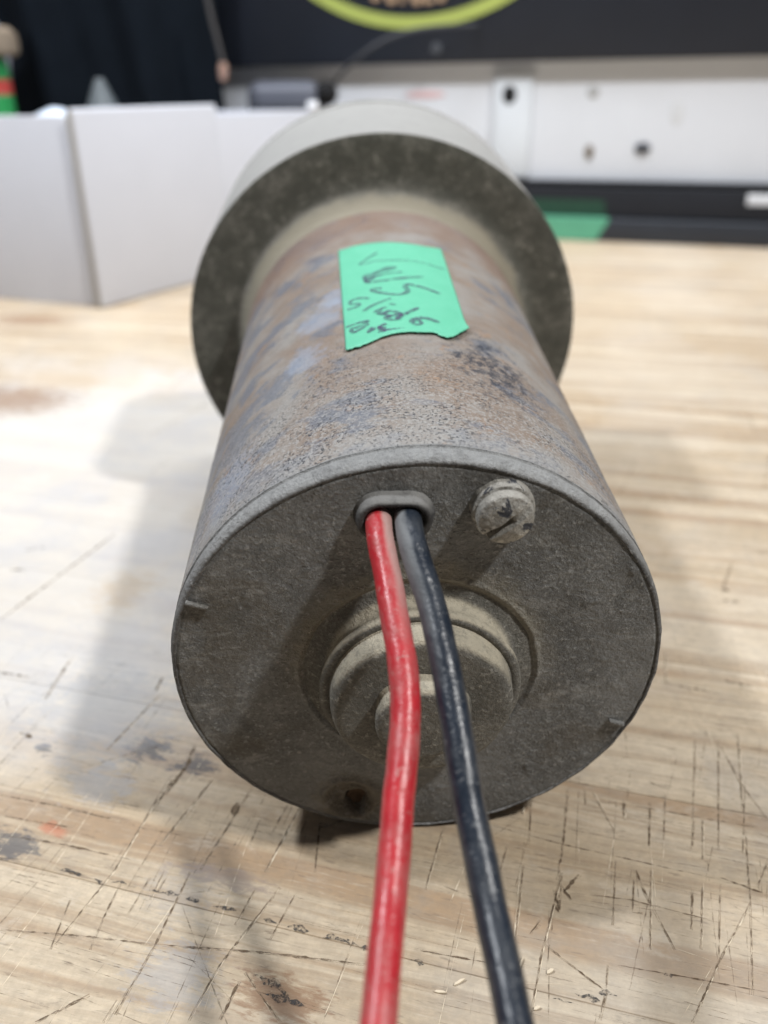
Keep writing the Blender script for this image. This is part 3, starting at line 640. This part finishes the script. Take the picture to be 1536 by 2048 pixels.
# two leads
def lead(name, pts, mat, label, wr):
    path = [q + Vector([0.0002 * mn.noise(q * 95 + Vector((k * 9, wr * 900, 0))) for k in range(3)]) for q in smooth_path([L(*p) for p in pts], 14)]
    vs, fs = tube(path, lambda t: wr * S * (1 + 0.03 * mn.noise(Vector((t * 34, wr * 500, 0)))), 28)
    o = from_py(name, vs, fs, mat, motor, 60); o['label'] = label; return o
RED = [(-0.153, 0.765, -0.03), (-0.155, 0.772, 0.03), (-0.152, 0.757, 0.12), (-0.143, 0.725, 0.2), (-0.121, 0.655, 0.37), (-0.099, 0.578, 0.54), (-0.098, 0.501, 0.69),
       (-0.116, 0.425, 0.85), (-0.135, 0.372, 0.95), (-0.168, 0.276, 1.17), (-0.211, 0.22, 1.47), (-0.27, 0.10, 1.95), (-0.34, -0.25, 2.6), (-0.42, -0.53, 3.3)]
BLK = [(-0.052, 0.772, -0.03), (-0.052, 0.779, 0.03), (-0.049, 0.770, 0.12), (-0.036, 0.744, 0.2), (0.005, 0.655, 0.37), (0.037, 0.569, 0.54), (0.050, 0.493, 0.69),
       (0.065, 0.411, 0.85), (0.079, 0.338, 0.97), (0.110, 0.240, 1.19), (0.134, 0.189, 1.47), (0.18, 0.08, 1.95), (0.26, -0.25, 2.6), (0.33, -0.53, 3.3)]
lead("lead_wire", RED, M_RED, "glossy red insulated lead wire", 0.0475)
lead("lead_wire", BLK, M_BLACK, "glossy black insulated lead wire", 0.0485)
# staked tabs at the edge of the plate
for (x0, y0, x1, y1) in ((-0.890, 0.402, -0.806, 0.372), (0.822, -0.312, 0.893, -0.338)):
    bm = bmesh.new(); ln = math.hypot(x1 - x0, y1 - y0); a = math.atan2(y1 - y0, x1 - x0)
    vv = boxbm(bm, (0, 0, 0), (ln, 0.016, 0.022), None, 0.006, 2)
    for q in bm.verts: q.co += Vector((0, 0.003 * mn.noise(q.co * 40), 0.004 * mn.noise(q.co * 30 + Vector((3, 0, 0)))))
    bmesh.ops.rotate(bm, cent=(0, 0, 0), matrix=Matrix.Rotation(a, 3, 'Z'), verts=bm.verts)
    for q in bm.verts: q.co = Vector(L(q.co.x + (x0 + x1) / 2, q.co.y + (y0 + y1) / 2, q.co.z + 0.006))
    from_bm("stake_tab", bm, M_FACE, motor, 50)
# flange
RF = 1.4418
lathe("flange", fine([(0.999, -3.33), (1.004, -3.37), (1.012, -3.41), (1.022, -3.45), (1.036, -3.50), (1.054, -3.54), (1.078, -3.572), (1.11, -3.594), (1.16, -3.604), (1.43, -3.608), (RF - 0.003, -3.611), (RF, -3.617),
              (RF, -4.98), (RF - 0.004, -4.985), (RF - 0.012, -5.0), (RF - 0.012, -5.03), (RF - 0.004, -5.045), (RF - 0.001, -5.06), (RF - 0.001, -5.15), (RF - 0.02, -5.18), (0.3, -5.19), (0.01, -5.19)], 0.06), M_FLANGE, 360, 40, wob=0.002)
# tape label, curved on the barrel
def on_barrel(ad, s, r): a = R_(ad); return L(r * math.sin(a), r * math.cos(a), s)
def poly_at(P, t):
    ds = [0]
    for a, b in zip(P, P[1:]): ds.append(ds[-1] + math.hypot((b[0] - a[0]) / 57.3, b[1] - a[1]))
    x = t * ds[-1]
    for i in range(len(P) - 1):
        if x <= ds[i + 1] + 1e-9:
            f = (x - ds[i]) / (ds[i + 1] - ds[i]); return (P[i][0] + (P[i + 1][0] - P[i][0]) * f, P[i][1] + (P[i + 1][1] - P[i][1]) * f)
    return P[-1]
NC, NL = 72, 48; vs, fs = [], []
for j in range(NC + 1):
    f, nn = poly_at(TAPE_FAR, j / NC), poly_at(TAPE_NEAR, j / NC)
    for i in range(NL + 1):
        t = i / NL; a, s = f[0] + (nn[0] - f[0]) * t, f[1] + (nn[1] - f[1]) * t
        if i == NL: s += 0.006 * rnd.uniform(-1, 1)
        lift = 0.010 * sst(t, 0.86, 1.0) * sst(j / NC, 0.55, 0.9) + 0.006 * sst(t, 0.93, 1.0)
        wr = 0.0022 * math.exp(-((s + 2.20 + 0.0012 * a) / 0.012) ** 2) + 0.0012 * mn.noise(Vector((a * 0.2, s * 4, 0)))
        vs.append(on_barrel(a, s, 1.0065 + lift + wr))
for j in range(NC):
    for i in range(NL): q = j * (NL + 1) + i; fs.append((q, q + 1, q + NL + 2, q + NL + 1))
tape = from_py("tape_label", vs, fs, M_TAPE, motor, 60)
tape['label'] = "strip of bright green masking tape with marker handwriting, torn at its near end"
sm = tape.modifiers.new("thick", 'SOLIDIFY'); sm.thickness = 0.00011; sm.offset = -1
vs, fs = [], []
for k, st in enumerate(STROKES):
    pts = smooth_path([(a / 57.2958, s, 0) for a, s in st], 6); n = len(pts); o = len(vs)
    wd = 0.76 * {0: .012, 1: .010, 5: .019, 6: .021, 11: .018, 12: .019, 14: .026}.get(k, .016)
    for i, p in enumerate(pts):
        t = (pts[min(i + 1, n - 1)] - pts[max(i - 1, 0)]).normalized()
        hw = wd * (0.85 + 0.3 * mn.noise(Vector((i * 0.37, k, 0)))) * (0.6 if i in (0, n - 1) else 1)
        for sg in (-1, 1): vs.append(on_barrel(math.degrees(p.x - t.y * hw * sg), p.y + t.x * hw * sg, 1.0098))
    for i in range(n - 1): q = o + 2 * i; fs.append((q, q + 1, q + 3, q + 2))
from_py("handwriting", vs, fs, worn_mark("purple_black_marker", (0.10, 0.10, 0.17), 1100, 0.30, 0.66, 0.84), tape)

# ================================================================ background
CARD = plain("white_cardboard", (0.58, 0.60, 0.665), 0.6, 0.03, 30)
CARDE = plain("grey_cut_card", (0.30, 0.285, 0.265), 0.8, 0.1, 60)
box = thing("carton", "white open cardboard carton standing on the bench behind the rusted motor", "box", (-0.233, 0.554, 0))
br = Vector((0.49026, 0.87157, 0)); bl = Vector((-0.92646, 0.37638, 0)); up = Vector((0, 0, 1))
RB = Matrix((br, bl, up)).transposed()
def bpart(name, u0, u1, v0_, v1_, z0, z1, mat, bev=0.0008, parent=None):
    bm = bmesh.new(); boxbm(bm, ((u0 + u1) / 2, (v0_ + v1_) / 2, (z0 + z1) / 2), (u1 - u0, v1_ - v0_, z1 - z0), None, bev, 3)
    bmesh.ops.rotate(bm, cent=(0, 0, 0), matrix=RB, verts=bm.verts)
    return from_bm(name, bm, mat, parent or box, 50)
bpart("base_panel", 0.008, 0.33, 0.006, 0.145, 0.0005, 0.002, CARD)
bpart("end_panel", 0.005, 0.0075, 0.0035, 0.152, 0.0, 0.1415, CARD)
bpart("side_panel", 0.0085, 0.335, 0.0035, 0.0055, 0.0025, 0.1375, CARD)
bpart("side_panel", 0.0085, 0.335, 0.1495, 0.1515, 0.0025, 0.1375, CARD)
bpart("end_panel", 0.3355, 0.338, 0.0035, 0.152, 0.0, 0.1375, CARD)
fl = bpart("tuck_flap", 0.0005, 0.166, -0.0022, 0.0028, 0.0004, 0.1462, CARD, 0.0022)
# grey cut edge of the flap towards the corner
bpart("cut_edge", -0.0009, 0.0003, -0.0013, 0.0032, 0.001, 0.1455, CARDE, 0.0003)
# crumpled bubble film in the carton
FILM = plain("glossy_bubble_film", (0.62, 0.70, 0.82), 0.18, 0.08, 60)
bm = bmesh.new()
for k, (u, v_, z, r) in enumerate(((0.045, 0.022, 0.135, .017), (0.04, 0.052, 0.136, .017), (0.09, 0.04, 0.12, .03), (0.06, 0.105, 0.122, .028), (0.14, 0.05, 0.115, .033), (0.25, 0.05, 0.11, .036), (0.12, 0.105, 0.105, .032))):
    rr = bmesh.ops.create_icosphere(bm, subdivisions=3, radius=r)
    for q in rr['verts']:
        q.co *= 1 + 0.14 * mn.noise(q.co * 90 + Vector((k, 0, 0))); q.co.z *= 0.6
        q.co = RB @ (q.co + Vector((u, v_, z)))
o = from_bm("bubble_film", bm, FILM, None, 70); o.location = (-0.233, 0.554, 0)
tag(o, "crumpled glossy pale blue bubble film filling the open white carton", "bubble wrap")

# wall frame: along wa, out of the wall wn
wa = Vector((0.94134, -0.33746, 0)); wn = Vector((-0.33746, -0.94134, 0)); W0 = Vector((0.192, 0.873, 0))
RW = Matrix((wa, -wn, up)).transposed()      # local x along, y into the wall, z up
def wroot(o): o.matrix_world = Matrix.Translation(W0) @ RW.to_4x4(); return o
def wbox(name, a0, a1, y0, y1, z0, z1, mat, parent=None, bev=0.001, seg=2):
    bm = bmesh.new(); boxbm(bm, ((a0 + a1) / 2, (y0 + y1) / 2, (z0 + z1) / 2), (a1 - a0, y1 - y0, z1 - z0), None, bev, seg)
    return from_bm(name, bm, mat, parent, 45)
WHITE = plain("scuffed_white_board", (0.68, 0.715, 0.78), 0.5, 0.06, 14)
NAVY = plain("dark_navy_enamel", (0.012, 0.015, 0.023), 0.42, 0.25, 14)
BAR1 = plain("dark_anodised_bar", (0.024, 0.028, 0.036), 0.4, 0.2, 30)
BAR2 = plain("black_anodised_bar", (0.010, 0.0115, 0.016), 0.45, 0.2, 30)
DARK = plain("black_hole", (0.006, 0.006, 0.007), 0.9, 0.1, 30)
SCREW = plain("dull_screw", (0.075, 0.08, 0.095), 0.45, 0.3, 200, 0.4)
SCREWB = plain("brown_screw", (0.15, 0.12, 0.09), 0.6, 0.3, 200)
BATT = plain("grey_white_batten", (0.62, 0.66, 0.71), 0.5, 0.08, 30)

wall_o = wroot(thing("panelled_wall", "scuffed white panel wall with holes behind the bench", "wall")); wall_o["kind"] = "thing"
wbox("panel", -1.4, 0.9, 0.035, 0.05, 0.0, 0.62, WHITE, wall_o)
wbox("batten", -0.0855, -0.0415, 0.0315, 0.0345, 0.0635, 0.175, BATT, wall_o, 0.0006)
def disc(name, a, z, y0, r, depth, mat, parent, ax=1.0, az=1.0):
    bm = bmesh.new(); bmesh.ops.create_cone(bm, cap_ends=True, segments=24, radius1=r, radius2=r * 0.8, depth=depth)
    bmesh.ops.rotate(bm, cent=(0, 0, 0), matrix=Matrix.Rotation(R_(90), 3, 'X'), verts=bm.verts)
    for q in bm.verts: q.co = Vector((q.co.x * ax + a, q.co.y + y0, q.co.z * az + z))
    return from_bm(name, bm, mat, parent, 40)
disc("drilled_hole", -0.0671, 0.1488, 0.0312, 0.0098, 0.0006, DARK, wall_o, 0.8, 1.0)
disc("wall_screw", 0.0254, 0.0905, 0.0338, 0.0062, 0.003, SCREWB, wall_o, 0.8, 1.25)
disc("wall_screw", 0.0826, 0.0948, 0.0335, 0.0078, 0.004, SCREW, wall_o, 1.15, 0.8)
disc("wall_scuff", 0.1145, 0.1300, 0.0346, 0.0090, 0.0005, plain("scuff_grey", (0.58, 0.60, 0.63), 0.6), wall_o, 0.8, 1.4)
disc("wall_dent", 0.0245, 0.1510, 0.0343, 0.0065, 0.001, plain("dent_grey", (0.40, 0.41, 0.42), 0.6), wall_o)
disc("wall_smudge", -0.1665, 0.1500, 0.0346, 0.011, 0.0005, plain("pink_smudge", (0.62, 0.42, 0.43), 0.7), wall_o, 2.2, 0.35)

rail = wroot(thing("stepped_rail", "black stepped metal rail along the foot of the white wall", "rail"))
wbox("lower_rail", -1.4, 0.9, 0.0, 0.0148, 0.0, 0.0238, BAR1, rail, 0.0012)
wbox("upper_rail", -1.4, 0.9, 0.015, 0.0335, 0.0, 0.0555, BAR2, rail, 0.0012)
wbox("cap_strip", -1.4, 0.9, 0.022, 0.0345, 0.056, 0.0612, DARK, rail, 0.0008)
wbox("paper_tag", 0.197, 0.28, 0.0138, 0.0147, 0.041, 0.052, plain("white_tag", (0.62, 0.64, 0.68), 0.6), rail, 0.0003)

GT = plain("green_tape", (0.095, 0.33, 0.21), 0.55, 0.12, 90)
tp = wroot(thing("green_tape", "green masking tape folded over the black stepped rail", "tape"))
def strip(name, pts, mat, parent):       # thin folded strip given as (a, y, z) outline, thickness along its normal
    me = bpy.data.meshes.new(name); me.from_pydata(pts, [], [tuple(range(len(pts)))]); me.update()
    o = link(name, me, mat, parent); s_ = o.modifiers.new("thick", 'SOLIDIFY'); s_.thickness = 0.0003; return o
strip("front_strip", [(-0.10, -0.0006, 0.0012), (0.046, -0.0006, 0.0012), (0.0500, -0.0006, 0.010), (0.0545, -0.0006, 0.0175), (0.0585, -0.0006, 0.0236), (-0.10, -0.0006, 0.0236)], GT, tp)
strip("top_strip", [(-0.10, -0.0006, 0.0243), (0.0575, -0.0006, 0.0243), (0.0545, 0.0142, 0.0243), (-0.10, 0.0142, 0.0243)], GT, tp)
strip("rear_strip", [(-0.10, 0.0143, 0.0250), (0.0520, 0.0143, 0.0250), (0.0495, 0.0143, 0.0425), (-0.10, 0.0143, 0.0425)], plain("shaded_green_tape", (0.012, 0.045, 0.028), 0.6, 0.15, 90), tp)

sign = wroot(thing("signboard", "dark navy board with yellow-green ring logo above the white wall", "sign"))
wbox("board", -0.80, 0.9, 0.0155, 0.0345, 0.1815, 0.62, NAVY, sign, 0.003)
RING_C, RING_R = (-0.1713, 0.4575), 0.2421
LIME = plain("lime_print", (0.33, 0.385, 0.095), 0.5, 0.08, 40)
TANP = plain("tan_print", (0.38, 0.26, 0.17), 0.5, 0.15, 60)
RC, R1, R2 = RING_C, RING_R, RING_R - 0.0125
vs, fs = [], []
N = 200
for k in range(N):
    a = 2 * math.pi * k / N
    for r in (R1, R2):
        for yy in (0.0140, 0.0152): vs.append((RC[0] + r * math.sin(a), yy, RC[1] + r * math.cos(a) if RC[1] + r * math.cos(a) < 0.615 else 0.615))
for k in range(N):
    q, p = 4 * k, 4 * ((k + 1) % N)
    fs += [(q, q + 2, p + 2, p), (q, p, p + 1, q + 1), (q + 2, q + 3, p + 3, p + 2)]
from_py("logo_ring", vs, fs, LIME, sign)
# feet of the lettering along the inside of the ring (only their lower edge is in view)
for (a0, kind) in ((-12.6, 'u'), (-7.6, 'u'), (-4.2, 'i'), (0.2, 'u'), (3.9, 'l'), (7.6, 'u')):
    rr_ = R2 - 0.0115
    def at(da, dr): a = R_(180 - a0 - da); return Vector((RC[0] + (rr_ - dr) * math.sin(a), 0.0145, RC[1] + (rr_ - dr) * math.cos(a)))
    if kind == 'u': pts = [at(-1.1, 0.030), at(-1.1, 0.008), at(-0.6, 0.001), at(0.6, 0.001), at(1.1, 0.008), at(1.1, 0.030)]
    elif kind == 'i': pts = [at(0, 0.030), at(0, 0.015), at(0, 0.0)]
    else: pts = [at(-1, 0.030), at(-1, 0.012), at(-0.9, 0.001), at(1.2, 0.001)]
    vs, fs = tube(smooth_path(pts, 6), 0.0024, 8); from_py("letter", vs, fs, TANP, sign, 60)
disc("rivet", -0.148, 0.1955, 0.0147, 0.006, 0.002, plain("grey_rivet", (0.06, 0.065, 0.075), 0.5), sign)

# dark jacket on the wall at the left
CLOTH = plain("dark_navy_cloth", (0.0055, 0.008, 0.012), 0.95, 0.35, 25, 0.0, 0.08)
vs, fs = [], []; NX, NZ = 120, 50
for i in range(NX + 1):
    for k in range(NZ + 1):
        u, z = i / NX, k / NZ
        x = -0.468 + 0.293 * u + 0.010 * math.sin(z * 5 + u * 3)
        d = 0.009 * math.sin(u * 15 + 0.8 * math.sin(z * 3)) + 0.004 * math.sin(u * 31 + z * 4) + 0.016 * mn.noise(Vector((u * 4, z * 2.5, 0)))
        edge = 0.05 * (abs(u - 0.5) * 2) ** 4
        vs.append((x, 0.905 + d + edge - 0.01 * z, 0.035 + 0.50 * z))
for i in range(NX):
    for k in range(NZ): q = i * (NZ + 1) + k; fs.append((q, q + NZ + 1, q + NZ + 2, q + 1))
jk = thing("jacket", "dark navy jacket hanging in folds behind the white carton", "jacket", (-0.316, 0.945, 0.035))
o = from_py("body", [(x + 0.31, y - 0.905, z - 0.035) for x, y, z in vs], fs, CLOTH, jk, 70)
s_ = o.modifiers.new("thick", 'SOLIDIFY'); s_.thickness = 0.004
def jl(p): return (p[0] + 0.31, p[1] - 0.905, p[2] - 0.035)
v_, f_ = tube(smooth_path([jl(p) for p in ((-0.180, 0.862, 0.262), (-0.175, 0.858, 0.228), (-0.170, 0.855, 0.205), (-0.1655, 0.853, 0.183))], 8), 0.0026, 10)
from_py("drawcord", v_, f_, plain("grey_cord", (0.045, 0.042, 0.042), 0.8), jk, 60)
v_, f_ = tube(smooth_path([jl(p) for p in ((-0.1655, 0.852, 0.1835), (-0.1660, 0.852, 0.177), (-0.1670, 0.852, 0.167))], 6), lambda t: 0.0052 * (1 - 0.25 * abs(2 * t - 1)), 14)
o = from_py("cord_tip", v_, f_, plain("copper_tip", (0.62, 0.40, 0.32), 0.28, 0.1, 60, 0.6), jk, 60); o['label'] = "shiny copper coloured cord tip"
v_, f_ = tube(smooth_path([jl(p) for p in ((-0.31, 0.92, 0.53), (-0.31, 0.96, 0.545), (-0.31, 1.032, 0.54))], 6), 0.004, 10)
from_py("hook", v_, f_, SCREW, jk, 60)

# dark tool case behind the carton, with a knob
case = thing("tool_case", "dark grey rounded plastic case behind the carton beneath the signboard", "case", (-0.113, 0.948, 0))
PLG = plain("dark_grey_plastic", (0.085, 0.092, 0.118), 0.45, 0.1, 30)
bm = bmesh.new(); boxbm(bm, (0, 0, 0.083), (0.082, 0.05, 0.166), None, 0.014, 4); from_bm("shell", bm, PLG, case, 60)
bm = bmesh.new(); boxbm(bm, (0, -0.0265, 0.128), (0.078, 0.006, 0.03), None, 0.003, 2); from_bm("latch_band", bm, NAVY, case, 60)
bm = bmesh.new(); bmesh.ops.create_uvsphere(bm, u_segments=20, v_segments=12, radius=0.0135)
for q in bm.verts: q.co += Vector((0.0475, -0.012, 0.153))
from_bm("knob", bm, DARK, case, 70)
# slim cable curving up in front of the board
v_, f_ = tube(smooth_path([(-0.078, 0.945, 0.10), (-0.066, 0.93, 0.145), (-0.05, 0.90, 0.168), (-0.022, 0.875, 0.190), (0.012, 0.87, 0.206), (0.05, 0.88, 0.213), (0.10, 0.919, 0.217)], 8), 0.0021, 12)
o = from_py("cable", v_, f_, plain("grey_cable", (0.040, 0.043, 0.052), 0.7), None, 60)
tag(o, "slim dark grey cable arching in front of the navy signboard", "cable")
# white foam offcut on the end of the carton
bm = bmesh.new(); boxbm(bm, (0, 0, 0.004), (0.011, 0.009, 0.008), Matrix.Rotation(0.4, 3, 'Z'), 0.0025, 3)
for q in bm.verts: q.co += 0.0012 * Vector((mn.noise(q.co * 300), mn.noise(q.co * 310), 0))
o = from_bm("foam_scrap", bm, plain("white_foam", (0.82, 0.84, 0.88), 0.7), None, 60); o.location = (-0.0749, 0.8431, 0.1376)
tag(o, "small white foam scrap perched on the far end of the carton", "foam scrap")
# grey cone nozzle poking up behind the carton flap
bm = bmesh.new(); bmesh.ops.create_cone(bm, cap_ends=True, segments=28, radius1=0.026, radius2=0.004, depth=0.05)
for q in bm.verts: q.co.z += 0.142
rr = bmesh.ops.create_cone(bm, cap_ends=True, segments=28, radius1=0.027, radius2=0.027, depth=0.117)
for q in rr['verts']: q.co.z += 0.0585
o = from_bm("nozzle_bottle", bm, plain("grey_nozzle", (0.09, 0.105, 0.115), 0.5), None, 40); o.location = (-0.279, 0.800, 0.0022)
tag(o, "grey bottle standing inside the white carton with its pointed nozzle showing above the flap", "bottle")
# green and red bottle at the left edge, tan jar lid and pale bag
can = thing("banded_can", "green can with a red band and tan lid beside the white carton", "can", (-0.386, 0.80, 0))
def vlathe(name, prof, mat, parent, n=48):
    vs, fs = [], []
    for r, z in prof:
        for k in range(n): a = 2 * math.pi * k / n; vs.append((r * math.cos(a), r * math.sin(a), z))
    for i in range(len(prof) - 1):
        for k in range(n): k2 = (k + 1) % n; fs.append((i * n + k, i * n + k2, (i + 1) * n + k2, (i + 1) * n + k))
    fs += [tuple(range(n))[::-1], tuple(range((len(prof) - 1) * n, len(prof) * n))]
    return from_py(name, vs, fs, mat, parent, 40)
GR = plain("can_green", (0.03, 0.30, 0.09), 0.4); RD = plain("can_red", (0.50, 0.07, 0.06), 0.4); TN = plain("tan_lid", (0.25, 0.20, 0.15), 0.6, 0.15, 60)
vlathe("body", [(0.0185, 0.0), (0.0195, 0.002), (0.0195, 0.1555)], GR, can)
vlathe("band", [(0.0198, 0.1560), (0.0198, 0.1690)], RD, can)
vlathe("shoulder", [(0.0195, 0.1695), (0.0195, 0.186), (0.017, 0.1885)], GR, can)
vlathe("lid", [(0.028, 0.189), (0.032, 0.192), (0.033, 0.200), (0.032, 0.209), (0.026, 0.214), (0.010, 0.216)], TN, can)
bm = bmesh.new(); rr = bmesh.ops.create_icosphere(bm, subdivisions=4, radius=1)
for q in bm.verts:
    f = 1 + 0.16 * mn.fractal(q.co * 2.2, 0.8, 2, 4)
    zz = q.co.z; q.co = Vector((q.co.x * 0.085 * f * (0.72 + 0.28 * zz), q.co.y * 0.045 * f, zz * 0.16 * f + 0.15))
    if q.co.z < 0.0: q.co.z = 0.0
o = from_bm("plastic_bag", bm, plain("pale_lavender_film", (0.50, 0.51, 0.60), 0.35, 0.15, 40), None, 70); o.location = (-0.462, 0.868, 0)
tag(o, "pale lavender crumpled plastic bag standing behind the green can", "bag")
